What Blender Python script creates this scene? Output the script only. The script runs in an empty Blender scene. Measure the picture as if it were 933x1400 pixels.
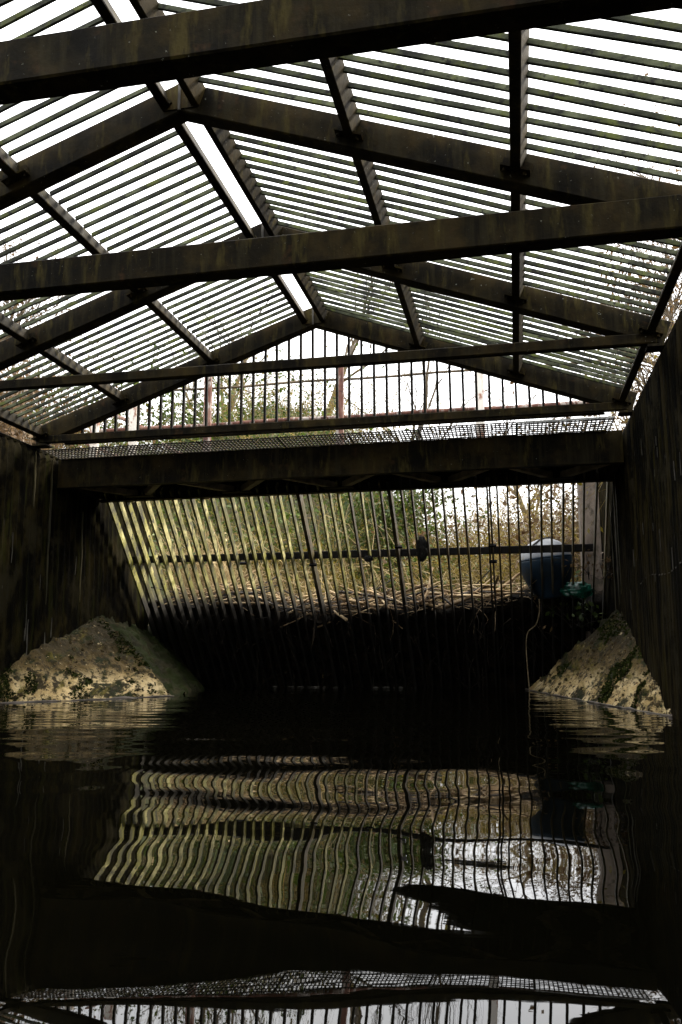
import bpy, math, random
import numpy as np
from mathutils import Vector, Matrix, noise as mnoise

random.seed(7)
RNG = np.random.default_rng(7)
S = bpy.context.scene
COL = S.collection

# ------------------------------------------------------------------ camera
F, YAW, PITCH, ROLL = 1168.5, .1997, .1623, -.0044
fw = Vector((-math.sin(YAW) * math.cos(PITCH), math.cos(YAW) * math.cos(PITCH), math.sin(PITCH)))
r0 = Vector((math.cos(YAW), math.sin(YAW), 0)); u0 = r0.cross(fw)
r2 = r0 * math.cos(ROLL) + u0 * math.sin(ROLL)
u2 = u0 * math.cos(ROLL) - r0 * math.sin(ROLL)
cam = bpy.data.cameras.new('camera'); camo = bpy.data.objects.new('camera', cam); COL.objects.link(camo)
M = Matrix.Identity(4)
for i in range(3):
    M[i][0], M[i][1], M[i][2] = r2[i], u2[i], -fw[i]
M[0][3], M[1][3], M[2][3] = 0, 0, .36
camo.matrix_world = M
cam.sensor_fit = 'VERTICAL'; cam.sensor_height = 36; cam.sensor_width = 24
cam.lens = F / 1400 * 36
cam.clip_start = .05; cam.clip_end = 2000
S.camera = camo

# ------------------------------------------------------------------ world, sun, exposure
SUN_EL, SUN_AZ = math.radians(42), math.radians(48)      # azimuth clockwise from +Y
w = bpy.data.worlds.new('World'); S.world = w; w.use_nodes = True
nt = w.node_tree; nt.nodes.clear()
sky = nt.nodes.new('ShaderNodeTexSky'); sky.sky_type = 'NISHITA'; sky.sun_disc = False
sky.sun_elevation = SUN_EL; sky.sun_rotation = SUN_AZ
sky.dust_density = 6; sky.air_density = 1.0; sky.ozone_density = 1
tc = nt.nodes.new('ShaderNodeTexCoord')
cl = nt.nodes.new('ShaderNodeTexNoise'); cl.inputs['Scale'].default_value = 2.2; cl.inputs['Detail'].default_value = 6
mr = nt.nodes.new('ShaderNodeMapRange')
mr.inputs[1].default_value = .3; mr.inputs[2].default_value = .65
mr.inputs[3].default_value = .72; mr.inputs[4].default_value = .98
mx = nt.nodes.new('ShaderNodeMix'); mx.data_type = 'RGBA'
mx.inputs[7].default_value = (7.2, 7.2, 7.2, 1)
bg = nt.nodes.new('ShaderNodeBackground'); bg.inputs['Strength'].default_value = .12
wo = nt.nodes.new('ShaderNodeOutputWorld')
L = nt.links.new
L(tc.outputs['Generated'], cl.inputs['Vector']); L(cl.outputs['Fac'], mr.inputs[0])
L(mr.outputs[0], mx.inputs[0]); L(sky.outputs[0], mx.inputs[6]); L(mx.outputs[2], bg.inputs[0]); L(bg.outputs[0], wo.inputs[0])
sd = bpy.data.lights.new('sun', 'SUN'); sd.energy = 1.5; sd.angle = math.radians(10); sd.color = (1, .90, .72)
so = bpy.data.objects.new('sun', sd); COL.objects.link(so)
sdir = Vector((math.sin(SUN_AZ) * math.cos(SUN_EL), math.cos(SUN_AZ) * math.cos(SUN_EL), math.sin(SUN_EL)))
so.rotation_euler = sdir.to_track_quat('Z', 'Y').to_euler(); so.location = sdir * 30
vs = S.view_settings
vs.view_transform = 'Standard'; vs.look = 'None'; vs.exposure = 2.3; vs.gamma = 1; vs.use_curve_mapping = False
S.cycles.use_denoising = True
S.cycles.max_bounces = 8; S.cycles.diffuse_bounces = 3; S.cycles.glossy_bounces = 4

# ------------------------------------------------------------------ materials
def mat(name, ramp, scale=6, stretch=(1, 1, 1), rough=.7, layers=(), bump=.3, bscale=40, bdist=.004, spec=.4, rand=0.0,
        rough_var=.15, world=False, zlayers=(), zfirst=False):
    """ramp: [(pos, rgb)...]; layers: (scale, stretch, lo, hi, rgb); zlayers: (z0, z1, noise amount, rgb): tint that ends at a ragged height"""
    m = bpy.data.materials.new(name); m.use_nodes = True
    t = m.node_tree; t.nodes.clear(); N = t.nodes.new; K = t.links.new
    out = N('ShaderNodeOutputMaterial'); b = N('ShaderNodeBsdfPrincipled'); K(b.outputs[0], out.inputs[0])
    c = N('ShaderNodeTexCoord'); oi = N('ShaderNodeObjectInfo'); ge = N('ShaderNodeNewGeometry')
    add = N('ShaderNodeVectorMath'); add.operation = 'ADD'
    sc = N('ShaderNodeVectorMath'); sc.operation = 'SCALE'; sc.inputs[3].default_value = 37.0
    cb = N('ShaderNodeCombineXYZ')
    for i in range(3): K(oi.outputs['Random'], cb.inputs[i])
    K(cb.outputs[0], sc.inputs[0])
    K(ge.outputs['Position'] if world else c.outputs['Object'], add.inputs[0])
    if not world: K(sc.outputs[0], add.inputs[1])
    def noise(s, st, det=6, ro=.6):
        mp = N('ShaderNodeMapping'); mp.inputs['Scale'].default_value = st
        n = N('ShaderNodeTexNoise'); n.inputs['Scale'].default_value = s; n.inputs['Detail'].default_value = det
        n.inputs['Roughness'].default_value = ro
        K(add.outputs[0], mp.inputs[0]); K(mp.outputs[0], n.inputs['Vector']); return n.outputs['Fac']
    cr = N('ShaderNodeValToRGB'); e = cr.color_ramp.elements
    while len(e) < len(ramp): e.new(.5)
    for i, (p, col) in enumerate(ramp): e[i].position = .5 + (p - .5) * .6; e[i].color = (*col, 1)
    K(noise(scale, stretch), cr.inputs[0]); cur = cr.outputs[0]
    def add_layers(cur):
        for (s, st, lo, hi, col) in layers:
            r = N('ShaderNodeMapRange'); r.inputs[1].default_value = lo - .06; r.inputs[2].default_value = hi - .07
            K(noise(s, st, 8, .65), r.inputs[0])
            x = N('ShaderNodeMix'); x.data_type = 'RGBA'; K(r.outputs[0], x.inputs[0]); K(cur, x.inputs[6]); x.inputs[7].default_value = (*col, 1); cur = x.outputs[2]
        return cur
    if not zfirst: cur = add_layers(cur)
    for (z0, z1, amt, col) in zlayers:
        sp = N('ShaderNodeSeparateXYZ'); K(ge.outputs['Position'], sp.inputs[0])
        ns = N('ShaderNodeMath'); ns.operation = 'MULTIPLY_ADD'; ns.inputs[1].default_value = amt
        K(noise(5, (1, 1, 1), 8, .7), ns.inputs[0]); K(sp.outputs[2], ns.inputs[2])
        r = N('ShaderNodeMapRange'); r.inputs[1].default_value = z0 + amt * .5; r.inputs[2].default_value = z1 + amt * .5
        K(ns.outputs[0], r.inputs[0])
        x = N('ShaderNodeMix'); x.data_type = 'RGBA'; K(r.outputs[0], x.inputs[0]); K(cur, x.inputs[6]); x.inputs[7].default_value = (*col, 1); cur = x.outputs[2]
    if zfirst: cur = add_layers(cur)
    if rand:
        hs = N('ShaderNodeHueSaturation'); r = N('ShaderNodeMapRange'); r.inputs[3].default_value = 1 - rand; r.inputs[4].default_value = 1 + rand
        K(oi.outputs['Random'], r.inputs[0]); K(r.outputs[0], hs.inputs['Value']); K(cur, hs.inputs['Color']); cur = hs.outputs[0]
    K(cur, b.inputs['Base Color'])
    rr = N('ShaderNodeMapRange'); rr.inputs[3].default_value = max(rough - rough_var, .02); rr.inputs[4].default_value = min(rough + rough_var, 1)
    K(noise(scale * 3, stretch), rr.inputs[0]); K(rr.outputs[0], b.inputs['Roughness'])
    b.inputs['Specular IOR Level'].default_value = spec
    if bump:
        bp = N('ShaderNodeBump'); bp.inputs['Strength'].default_value = bump; bp.inputs['Distance'].default_value = bdist
        K(noise(bscale, stretch), bp.inputs['Height']); K(bp.outputs[0], b.inputs['Normal'])
    return m

MT = {}
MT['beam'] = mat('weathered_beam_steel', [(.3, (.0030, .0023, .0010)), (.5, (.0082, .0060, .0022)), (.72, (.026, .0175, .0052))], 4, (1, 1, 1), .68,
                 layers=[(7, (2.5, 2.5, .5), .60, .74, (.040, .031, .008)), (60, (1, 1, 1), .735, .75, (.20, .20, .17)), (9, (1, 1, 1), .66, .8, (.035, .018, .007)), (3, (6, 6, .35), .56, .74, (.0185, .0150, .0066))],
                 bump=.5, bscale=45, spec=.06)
MT['slat'] = mat('lichen_grey_slat', [(.3, (.013, .0145, .0085)), (.5, (.034, .038, .0215)), (.75, (.082, .090, .050))], 14, (.4, 1, 1), .75,
                 layers=[(9, (1, 1, 1), .58, .7, (.055, .064, .014)), (25, (1, 1, 1), .60, .7, (.008, .008, .006))], bump=.4, bscale=90, rand=.45, spec=.15)
MT['brace'] = mat('pale_brace_steel', [(.3, (.12, .10, .06)), (.7, (.26, .21, .13))], 9, (1, 1, 1), .7, bump=.3, spec=.15)
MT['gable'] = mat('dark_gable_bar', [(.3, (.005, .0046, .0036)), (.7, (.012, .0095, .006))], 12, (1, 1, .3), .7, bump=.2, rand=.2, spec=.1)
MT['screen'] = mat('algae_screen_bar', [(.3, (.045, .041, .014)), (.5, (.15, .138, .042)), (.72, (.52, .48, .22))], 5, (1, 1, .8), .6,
                   layers=[(6, (1, 1, 1), .52, .66, (.17, .162, .022)), (16, (1, 1, 1), .60, .70, (.018, .015, .008))], bump=.4, bscale=70, rand=.35, zlayers=((1.05, .84, .16, (.008, .0064, .004)),))  # zlayers: shade on the lower bars, in front of the heap, painted into the colour
MT['rail'] = mat('wet_black_rail', [(.3, (.003, .0027, .0024)), (.7, (.008, .007, .006))], 8, (1, 1, 1), .5, bump=.4, bscale=50, spec=.08)
MT['rust'] = mat('rusty_red_post', [(.3, (.055, .020, .012)), (.5, (.115, .040, .024)), (.7, (.19, .10, .07))], 9, (1, 1, .4), .75,
                 layers=[(14, (1, 1, .5), .58, .66, (.36, .31, .27)), (20, (1, 1, .5), .63, .7, (.05, .02, .012))], bump=.4)
MT['palepaint'] = mat('pale_flaked_post', [(.3, (.42, .36, .30)), (.7, (.58, .54, .48))], 9, (1, 1, .4), .7,
                      layers=[(9, (1, 1, .6), .60, .68, (.22, .09, .05))], bump=.3)
MT['mesh'] = mat('mesh_wire', [(.3, (.015, .012, .009)), (.7, (.05, .04, .024))], 20, (1, 1, 1), .6, bump=0)
MT['frame'] = mat('mesh_frame_zinc', [(.3, (.16, .16, .15)), (.7, (.34, .34, .32))], 20, (1, 1, 1), .5, bump=.2)
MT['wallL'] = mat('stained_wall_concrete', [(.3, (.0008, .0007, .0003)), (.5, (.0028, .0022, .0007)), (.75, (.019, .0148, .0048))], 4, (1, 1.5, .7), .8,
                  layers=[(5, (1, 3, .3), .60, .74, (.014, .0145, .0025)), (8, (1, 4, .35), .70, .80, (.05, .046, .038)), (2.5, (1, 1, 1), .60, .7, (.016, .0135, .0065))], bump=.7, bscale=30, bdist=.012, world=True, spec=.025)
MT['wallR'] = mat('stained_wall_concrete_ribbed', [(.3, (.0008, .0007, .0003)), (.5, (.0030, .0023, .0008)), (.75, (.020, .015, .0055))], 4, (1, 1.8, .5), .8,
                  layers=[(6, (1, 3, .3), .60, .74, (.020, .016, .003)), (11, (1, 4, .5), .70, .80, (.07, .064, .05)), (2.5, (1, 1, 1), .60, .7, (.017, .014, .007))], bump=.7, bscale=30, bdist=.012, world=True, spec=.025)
MT['pillar'] = mat('rough_pillar_concrete', [(.3, (.08, .060, .044)), (.7, (.16, .128, .10))], 6, (1, 1, .6), .85, layers=[(14, (1, 1, .6), .58, .7, (.05, .04, .026))], bump=.6)
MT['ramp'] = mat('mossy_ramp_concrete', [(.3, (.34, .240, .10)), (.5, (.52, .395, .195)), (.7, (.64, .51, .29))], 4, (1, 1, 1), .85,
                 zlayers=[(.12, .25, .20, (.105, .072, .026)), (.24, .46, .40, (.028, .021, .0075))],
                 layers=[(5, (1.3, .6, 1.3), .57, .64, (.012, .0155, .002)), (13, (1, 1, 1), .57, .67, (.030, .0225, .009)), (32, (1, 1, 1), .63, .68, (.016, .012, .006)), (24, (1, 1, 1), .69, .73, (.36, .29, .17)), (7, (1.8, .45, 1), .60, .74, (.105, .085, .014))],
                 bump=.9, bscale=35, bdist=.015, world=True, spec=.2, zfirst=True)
MT['rubble'] = mat('loose_rubble', [(.3, (.03, .022, .009)), (.5, (.06, .044, .019)), (.7, (.15, .115, .06))], 7, (1, 1, 1), .9, bump=.6, world=True, spec=.15)
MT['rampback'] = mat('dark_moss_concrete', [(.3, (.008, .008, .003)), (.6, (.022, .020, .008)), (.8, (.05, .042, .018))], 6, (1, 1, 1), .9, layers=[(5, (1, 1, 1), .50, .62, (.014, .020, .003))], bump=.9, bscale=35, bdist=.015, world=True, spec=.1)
MT['lip'] = mat('wet_ramp_kerb', [(.3, (.03, .025, .018)), (.7, (.13, .108, .088))], 10, (1, 1, 1), .5, bump=.5)
MT['moss'] = mat('dark_moss', [(.3, (.008, .0115, .0015)), (.7, (.028, .036, .005))], 30, (1, 1, 1), .95, bump=.6, spec=.1)
MT['debris'] = mat('sodden_debris', [(.3, (.002, .0016, .001)), (.55, (.006, .0043, .0024)), (.8, (.020, .014, .007))], 9, (1, 1, 1), .85, bump=.9, bscale=40, bdist=.03, spec=.1)
MT['stick'] = mat('bleached_stick', [(.3, (.10, .060, .025)), (.5, (.26, .175, .088)), (.7, (.50, .38, .22))], 4, (1, 1, 1), .8, bump=.4, rand=.5)
MT['stickdark'] = mat('wet_stick', [(.3, (.008, .0055, .003)), (.7, (.028, .019, .010))], 6, (1, 1, 1), .7, bump=.4, rand=.4)
MT['barrel'] = mat('pale_barrel_plastic', [(.3, (.10, .112, .13)), (.7, (.19, .198, .21))], 5, (1, 1, 1), .45, layers=[(8, (1, 1, 3), .58, .7, (.20, .19, .17))], bump=.15)
MT['barrelb'] = mat('blue_barrel_plastic', [(.3, (.005, .012, .021)), (.7, (.012, .026, .043))], 5, (1, 1, 1), .45, layers=[(8, (1, 1, 3), .60, .7, (.02, .024, .024))], bump=.25, spec=.12)
MT['bag'] = mat('green_plastic_bag', [(.3, (.002, .035, .022)), (.7, (.010, .13, .082))], 12, (1, 1, 1), .3, bump=.3, bscale=30, spec=.6)
MT['rag'] = mat('black_rag', [(.3, (.008, .008, .007)), (.7, (.02, .018, .015))], 20, (1, 1, 1), .9, bump=.7)
MT['rope'] = mat('frayed_rope', [(.3, (.14, .10, .05)), (.7, (.34, .27, .16))], 60, (1, 1, 1), .9, bump=.6, bscale=200)
MT['ground'] = mat('bank_soil', [(.3, (.014, .012, .004)), (.5, (.034, .029, .010)), (.7, (.085, .064, .026))], 1.2, (1, 1, 1), .95, bump=.7, bscale=12, bdist=.05, world=True,
                   layers=[(2.5, (1, 1, 1), .52, .62, (.026, .036, .006))])
MT['twig'] = mat('olive_twig', [(.3, (.055, .038, .006)), (.5, (.15, .102, .016)), (.7, (.34, .24, .05))], 2, (1, 1, 1), .8, bump=0, rand=.2)
MT['twigbrown'] = mat('brown_twig', [(.3, (.035, .025, .013)), (.7, (.10, .07, .036))], 2, (1, 1, 1), .8, bump=0, rand=.2)
MT['straw'] = mat('straw_stem', [(.3, (.20, .14, .055)), (.7, (.46, .36, .19))], 3, (1, 1, 1), .85, bump=0)
MT['bark'] = mat('tree_bark', [(.3, (.045, .036, .026)), (.7, (.11, .09, .066))], 8, (1, 1, .3), .9, bump=.7, bscale=25, bdist=.02)
def leafmat(name, a, b, tr=.25):
    m = mat(name, [(.3, a), (.7, b)], 3, (1, 1, 1), .6, bump=0)
    t = m.node_tree; p = next(n for n in t.nodes if n.type == 'BSDF_PRINCIPLED')
    o = next(n for n in t.nodes if n.type == 'OUTPUT_MATERIAL')
    d = t.nodes.new('ShaderNodeBsdfTranslucent'); ms = t.nodes.new('ShaderNodeMixShader'); ms.inputs[0].default_value = tr
    t.links.new(p.inputs['Base Color'].links[0].from_socket, d.inputs[0])
    t.links.new(p.outputs[0], ms.inputs[1]); t.links.new(d.outputs[0], ms.inputs[2]); t.links.new(ms.outputs[0], o.inputs[0])
    return m
MT['leafgreen'] = leafmat('ivy_leaf', (.016, .032, .003), (.085, .125, .012))
MT['leafolive'] = leafmat('olive_leaf', (.050, .044, .005), (.20, .15, .018), .4)
MT['leafbrown'] = leafmat('dead_leaf', (.065, .034, .013), (.16, .10, .042), .3)
MT['grass'] = leafmat('grass_blade', (.030, .040, .006), (.11, .10, .022), .3)
MT['foam'] = mat('thin_foam', [(.3, (.05, .048, .04)), (.7, (.16, .15, .13))], 30, (1, 1, 1), .8, bump=.5)

def water_mat():
    m = bpy.data.materials.new('dark_water'); m.use_nodes = True
    t = m.node_tree; b = t.nodes['Principled BSDF']
    b.inputs['Base Color'].default_value = (.0012, .0011, .0005, 1); b.inputs['Roughness'].default_value = .012; b.inputs['IOR'].default_value = 1.333
    g = t.nodes.new('ShaderNodeNewGeometry'); prev = None
    for (s, st, dist, strg) in ((1.0, (5, 14, 1), .00010, 1), (1.0, (20, 60, 1), .000012, 1)):
        mp = t.nodes.new('ShaderNodeMapping'); mp.inputs['Scale'].default_value = st; mp.inputs['Rotation'].default_value = (0, 0, .2)
        n = t.nodes.new('ShaderNodeTexNoise'); n.inputs['Scale'].default_value = s; n.inputs['Detail'].default_value = 1; n.inputs['Distortion'].default_value = .4
        bp = t.nodes.new('ShaderNodeBump'); bp.inputs['Distance'].default_value = dist; bp.inputs['Strength'].default_value = strg
        t.links.new(g.outputs['Position'], mp.inputs[0]); t.links.new(mp.outputs[0], n.inputs['Vector']); t.links.new(n.outputs['Fac'], bp.inputs['Height'])
        if prev: t.links.new(prev.outputs[0], bp.inputs['Normal'])
        prev = bp
    t.links.new(prev.outputs[0], b.inputs['Normal'])
    return m
MT['water'] = water_mat()

# ------------------------------------------------------------------ helpers
def link_mesh(name, me, m, parent=None, loc=(0, 0, 0), smooth=False):
    o = bpy.data.objects.new(name, me); COL.objects.link(o)
    if m is not None and not me.materials: me.materials.append(m)
    o.location = loc
    if parent is not None: o.parent = parent
    if smooth: me.polygons.foreach_set('use_smooth', [True] * len(me.polygons))
    return o
def tag(o, label=None, cat=None, group=None, kind=None):
    if label: o['label'] = label
    if cat: o['category'] = cat
    if group: o['group'] = group
    if kind: o['kind'] = kind
    return o
def empty(name, loc, label, cat, group=None):
    o = bpy.data.objects.new(name, None); COL.objects.link(o); o.location = loc; o.empty_display_size = .1
    return tag(o, label, cat, group)

class MB:
    def __init__(s, origin=(0, 0, 0)): s.v = []; s.f = []; s.o = Vector(origin)
    def prism(s, A, B, prof, up=(0, 0, 1), capn=True):
        """sweep the closed 2D profile (side, up) from A to B"""
        A = Vector(A); B = Vector(B); d = (B - A).normalized(); up = Vector(up)
        side = d.cross(up).normalized(); up = side.cross(d)
        n = len(prof); k = len(s.v)
        for P in (A, B):
            for (a, b) in prof: s.v.append(tuple(P + side * a + up * b - s.o))
        for i in range(n):
            j = (i + 1) % n; s.f.append((k + i, k + j, k + n + j, k + n + i))
        s.f.append(tuple(k + i for i in reversed(range(n)))); s.f.append(tuple(k + n + i for i in range(n)))
        return s
    def bar(s, A, B, wd, h, up=(0, 0, 1), ch=0.0, ca=(0, 0)):
        a, b = wd / 2, h / 2; x, y = ca
        if ch: p = [(-a + ch, -b), (a - ch, -b), (a, -b + ch), (a, b - ch), (a - ch, b), (-a + ch, b), (-a, b - ch), (-a, -b + ch)]
        else: p = [(-a, -b), (a, -b), (a, b), (-a, b)]
        return s.prism(A, B, [(q[0] + x, q[1] + y) for q in p], up)
    def box(s, lo, hi, ch=0.0):
        lo = Vector(lo); hi = Vector(hi); c = (lo + hi) / 2
        return s.bar((c.x, lo.y, c.z), (c.x, hi.y, c.z), hi.x - lo.x, hi.z - lo.z, (0, 0, 1), ch)
    def tube(s, pts, r, n=6, taper=1.0):
        k0 = len(s.v); m = len(pts); pts = [Vector(p) for p in pts]
        for i, p in enumerate(pts):
            d = (pts[min(i + 1, m - 1)] - pts[max(i - 1, 0)]).normalized()
            a = d.cross(Vector((.31, .2, .93))).normalized(); b = d.cross(a)
            rr = (r[i] if isinstance(r, (list, tuple)) else r * (1 + (taper - 1) * i / max(m - 1, 1)))
            for q in range(n):
                t = 2 * math.pi * q / n; s.v.append(tuple(p + a * (rr * math.cos(t)) + b * (rr * math.sin(t)) - s.o))
        for i in range(m - 1):
            for q in range(n):
                j = (q + 1) % n; s.f.append((k0 + i * n + q, k0 + i * n + j, k0 + (i + 1) * n + j, k0 + (i + 1) * n + q))
        s.f.append(tuple(k0 + q for q in reversed(range(n)))); s.f.append(tuple(k0 + (m - 1) * n + q for q in range(n)))
        return s
    def mesh(s, name):
        me = bpy.data.meshes.new(name); me.from_pydata(s.v, [], s.f); me.update()
        import bmesh
        bm = bmesh.new(); bm.from_mesh(me); bmesh.ops.recalc_face_normals(bm, faces=bm.faces); bm.to_mesh(me); bm.free()
        return me
    def build(s, name, m, parent=None, smooth=False):
        o = link_mesh(name, s.mesh(name), MT[m], None, s.o, smooth)
        if parent is not None:
            o.parent = parent; o.location = s.o - abs_loc(parent)
        return o
def abs_loc(o):
    p = Vector(o.location)
    while o.parent: o = o.parent; p += o.location
    return p
def fast_mesh(name, V, Fq, smooth=False):
    """numpy verts (n,3) and faces (m,k)"""
    me = bpy.data.meshes.new(name); V = np.asarray(V, np.float32); Fq = np.asarray(Fq, np.int32); m, k = Fq.shape
    me.vertices.add(len(V)); me.vertices.foreach_set('co', V.ravel())
    me.loops.add(m * k); me.loops.foreach_set('vertex_index', Fq.ravel())
    me.polygons.add(m); me.polygons.foreach_set('loop_start', np.arange(0, m * k, k, dtype=np.int32))
    if smooth: me.polygons.foreach_set('use_smooth', np.ones(m, bool))
    me.update(calc_edges=True); return me
def grid_mesh(name, P, smooth=True):
    """P (a,b,3)"""
    a, b = P.shape[:2]; i = np.arange(a - 1)[:, None] * b + np.arange(b - 1)[None, :]
    Fq = np.stack([i, i + 1, i + b + 1, i + b], -1).reshape(-1, 4)
    return fast_mesh(name, P.reshape(-1, 3), Fq, smooth)
def fbm(p, oct=4):
    return mnoise.fractal(Vector(p), .9, 2.1, oct)
def tubes_np(P, R, n=3):
    """P (t,s,3) polylines, R (t,s) radii"""
    t, s, _ = P.shape
    d = np.gradient(P, axis=1); d /= np.linalg.norm(d, axis=2, keepdims=True) + 1e-9
    ref = np.array([.31, .2, .93]); a = np.cross(d, ref); a /= np.linalg.norm(a, axis=2, keepdims=True) + 1e-9; b = np.cross(d, a)
    an = np.arange(n) * 2 * np.pi / n
    V = P[:, :, None, :] + R[:, :, None, None] * (a[:, :, None, :] * np.cos(an)[None, None, :, None] + b[:, :, None, :] * np.sin(an)[None, None, :, None])
    base = (np.arange(t)[:, None, None] * s + np.arange(s - 1)[None, :, None]) * n; q = np.arange(n)[None, None, :]; j = (q + 1) % n
    Fq = np.stack([base + q, base + j, base + n + j, base + n + q], -1).reshape(-1, 4)
    return V.reshape(-1, 3), Fq
def twigs(n, org, dirs, length, rad, curl=.5, droop=.2, seg=6):
    """arching stems: org (n,3), dirs (n,3)"""
    d = dirs / np.linalg.norm(dirs, axis=1, keepdims=True); Ls = length * RNG.uniform(.5, 1.2, n)
    P = np.zeros((n, seg, 3)); P[:, 0] = org; cv = RNG.normal(0, curl, (n, 3)) / seg
    for i in range(1, seg):
        d = d + cv + RNG.normal(0, .12, (n, 3)); d[:, 2] -= droop / seg * (i / seg) * 2
        d /= np.linalg.norm(d, axis=1, keepdims=True); P[:, i] = P[:, i - 1] + d * (Ls / (seg - 1))[:, None]
    R = rad * RNG.uniform(.6, 1.3, n)[:, None] * np.linspace(1, .25, seg)[None, :]
    return P, R
def leaves_np(C, size):
    n = len(C); a = RNG.normal(size=(n, 3)); a /= np.linalg.norm(a, axis=1, keepdims=True)
    b = np.cross(a, RNG.normal(size=(n, 3))); b /= np.linalg.norm(b, axis=1, keepdims=True); nn = np.cross(a, b)
    s = (size * RNG.uniform(.6, 1.4, n))[:, None]
    V = np.stack([C - a * s, C + b * s * .5 + nn * s * .15, C + a * s, C - b * s * .5 + nn * s * .15], 1)
    return V.reshape(-1, 3), np.arange(n * 4).reshape(n, 4)

# ------------------------------------------------------------------ dimensions
XL, XR, XC = -3.735, .826, -1.4433
ZB, SL, HR = 2.848, .3609, .152          # rafter underside at the ridge, slope, plumb depth
YT = [.714, 2.0605, 3.407, 4.7535, 6.1]
def zbot(x): return ZB - SL * abs(x - XC)
def ztop(x): return zbot(x) + HR

# ------------------------------------------------------------------ setting: ground, water
def sstep(a, b, v):
    t = min(max((v - a) / (b - a), 0), 1); return t * t * (3 - 2 * t)
def ground_z(x, y):
    n = fbm((x * .35, y * .35, 3.1)) * .22
    if -3.86 < x < .95 and y < 9.45: return -.7
    crest = 2.1 + 2.5 * sstep(-.5, -4.2, x) + 1.0 * sstep(-3.0, -5.2, x) + .7 * sstep(-5, -10, x)        # the bank behind climbs to the left
    up = .62 + (crest - .62) * sstep(10.2, 17.5, y + .35 * max(0, -3 - x))
    if x <= -3.86:
        side = 1.92 + min(max(0, -4.6 - x) * .30, 2.4); k = sstep(8.3, 9.6, y) * sstep(-8, -4.2, x)
        return side * (1 - k) + up * k + n if y > 8.3 else side + n
    if x >= .95:
        k = sstep(8.4, 10, y); return 1.9 * (1 - k) + max(up, min(1.9, .7 + (x - .95) * .5)) * k + n
    return up + n * min(1, (y - 9.4) / 2)
xs = sorted(set(list(np.linspace(-120, -14, 12)) + list(np.linspace(-13, -4.1, 26)) + [-3.92, -3.80] + list(np.linspace(-3.5, .6, 24)) + [.89, 1.0] + list(np.linspace(1.3, 9, 20)) + list(np.linspace(11, 120, 10))))
ys = sorted(set(list(np.linspace(-60, -3, 10)) + list(np.linspace(-2, 8.2, 16)) + [8.6, 9.0, 9.3, 9.43, 9.5] + list(np.linspace(9.8, 24, 40)) + list(np.linspace(26, 200, 14))))
P = np.array([[(x, y, ground_z(x, y) if y < 26 else min(ground_z(x, 24), 3.0) + fbm((x * .03, y * .03, 0)) * .4) for y in ys] for x in xs])
tag(link_mesh('ground', grid_mesh('ground', P), MT['ground']), kind='structure')

def wave(x, y):
    z = 0.0
    for (lx, ly, ph, s) in WV:
        z = z + s * np.sin(x * lx + y * ly + ph)
    for (lx, ly, ph, s) in WF:                                         # finer wind ripple out towards the screen
        z = z + s * np.sin(x * lx + y * ly + ph + 1.5 * np.sin(x * 1.7 + y * .9)) * np.clip((y - 2.6) / 2.5, 0, 1)
    return z + .0095 * (1.0 - .45 * np.clip(x, -1.2, .6)) * (y - .98) * np.exp(-((y - .98) / .36) ** 2)
WV = []
for lam, slope, cnt in ((1.0, .0055, 3), (.55, .0078, 5), (.34, .0072, 8), (.21, .0022, 6)):
    for _ in range(cnt):
        th = RNG.normal(math.pi / 2 + .12, .75); k = 2 * math.pi / (lam * RNG.uniform(.8, 1.25))
        WV.append((k * math.cos(th), k * math.sin(th), RNG.uniform(0, 6.28), slope / k / math.sqrt(cnt) * 1.4))
WF = []
for _ in range(7):
    th = RNG.normal(math.pi / 2 + .2, .25); k = 2 * math.pi / RNG.uniform(.11, .2); WF.append((k * math.cos(th), k * math.sin(th), RNG.uniform(0, 6.28), .0100 / k))
gx = np.linspace(XL - .02, XR + .02, 190); gy = np.concatenate([np.linspace(-3, .5, 40), np.linspace(.53, 8.98, 340)])
X, Y = np.meshgrid(gx, gy, indexing='ij'); P = np.stack([X, Y, wave(X, Y)], -1)
tag(link_mesh('water', grid_mesh('water', P), MT['water']), kind='structure')

# ------------------------------------------------------------------ channel walls
def wall(name, x, sgn, y0, y1, label, mk):
    """face at x, wall body away from the channel (sgn +1: body at larger x)"""
    root = empty(name, (x, (y0 + y1) / 2, 0), label, 'wall')
    ny = int((y1 - y0) / .0225); zs = [-.7, -.3, 0, .3, .6, .9, 1.1, 1.25, 1.4, 1.6, 1.8, 1.94, 1.985]
    Pw = np.zeros((ny + 1, len(zs), 3))
    for i in range(ny + 1):
        y = y0 + (y1 - y0) * i / ny; rib = (0, .5, 1, .5)[i % 4]
        for j, z in enumerate(zs):
            a = min(max((z - .75) / .6, .12), 1); n = fbm((y * 1.3, z * 1.3, x)) * .008
            Pw[i, j] = (x + sgn * ((1 - rib) * .022 * a + n + (.02 if j == len(zs) - 1 else 0)), y, z + (.006 * fbm((y * 3, 0, x)) if j > 10 else 0))
    me = grid_mesh('wall_face', Pw, False); o = link_mesh('wall_face', me, MT[mk], root); o.location = -Vector(root.location)
    b = MB(); b.box((min(x + sgn * .035, x + sgn * .25), y0, -.7), (max(x + sgn * .035, x + sgn * .25), y1, 1.975), .01)
    o = b.build('wall_core', mk, root)
    # coping stones along the top
    yy = y0
    while yy < y1 - .2:
        c = MB((x, yy, 1.98)); e = min(yy + 1.19, y1); lo, hi = sorted((x + sgn * .022, x + sgn * .26))
        c.box((lo, yy, 1.978), (hi, e - .008, 2.012), .008)
        c.build('coping_stone', mk, root); yy += 1.2
    return root
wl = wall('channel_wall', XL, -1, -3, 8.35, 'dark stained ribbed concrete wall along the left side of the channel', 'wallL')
wr = wall('channel_wall', XR, 1, -3, 8.7, 'dark vertical ribbed concrete wall with pale streaks along the right side of the channel', 'wallR')
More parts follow.
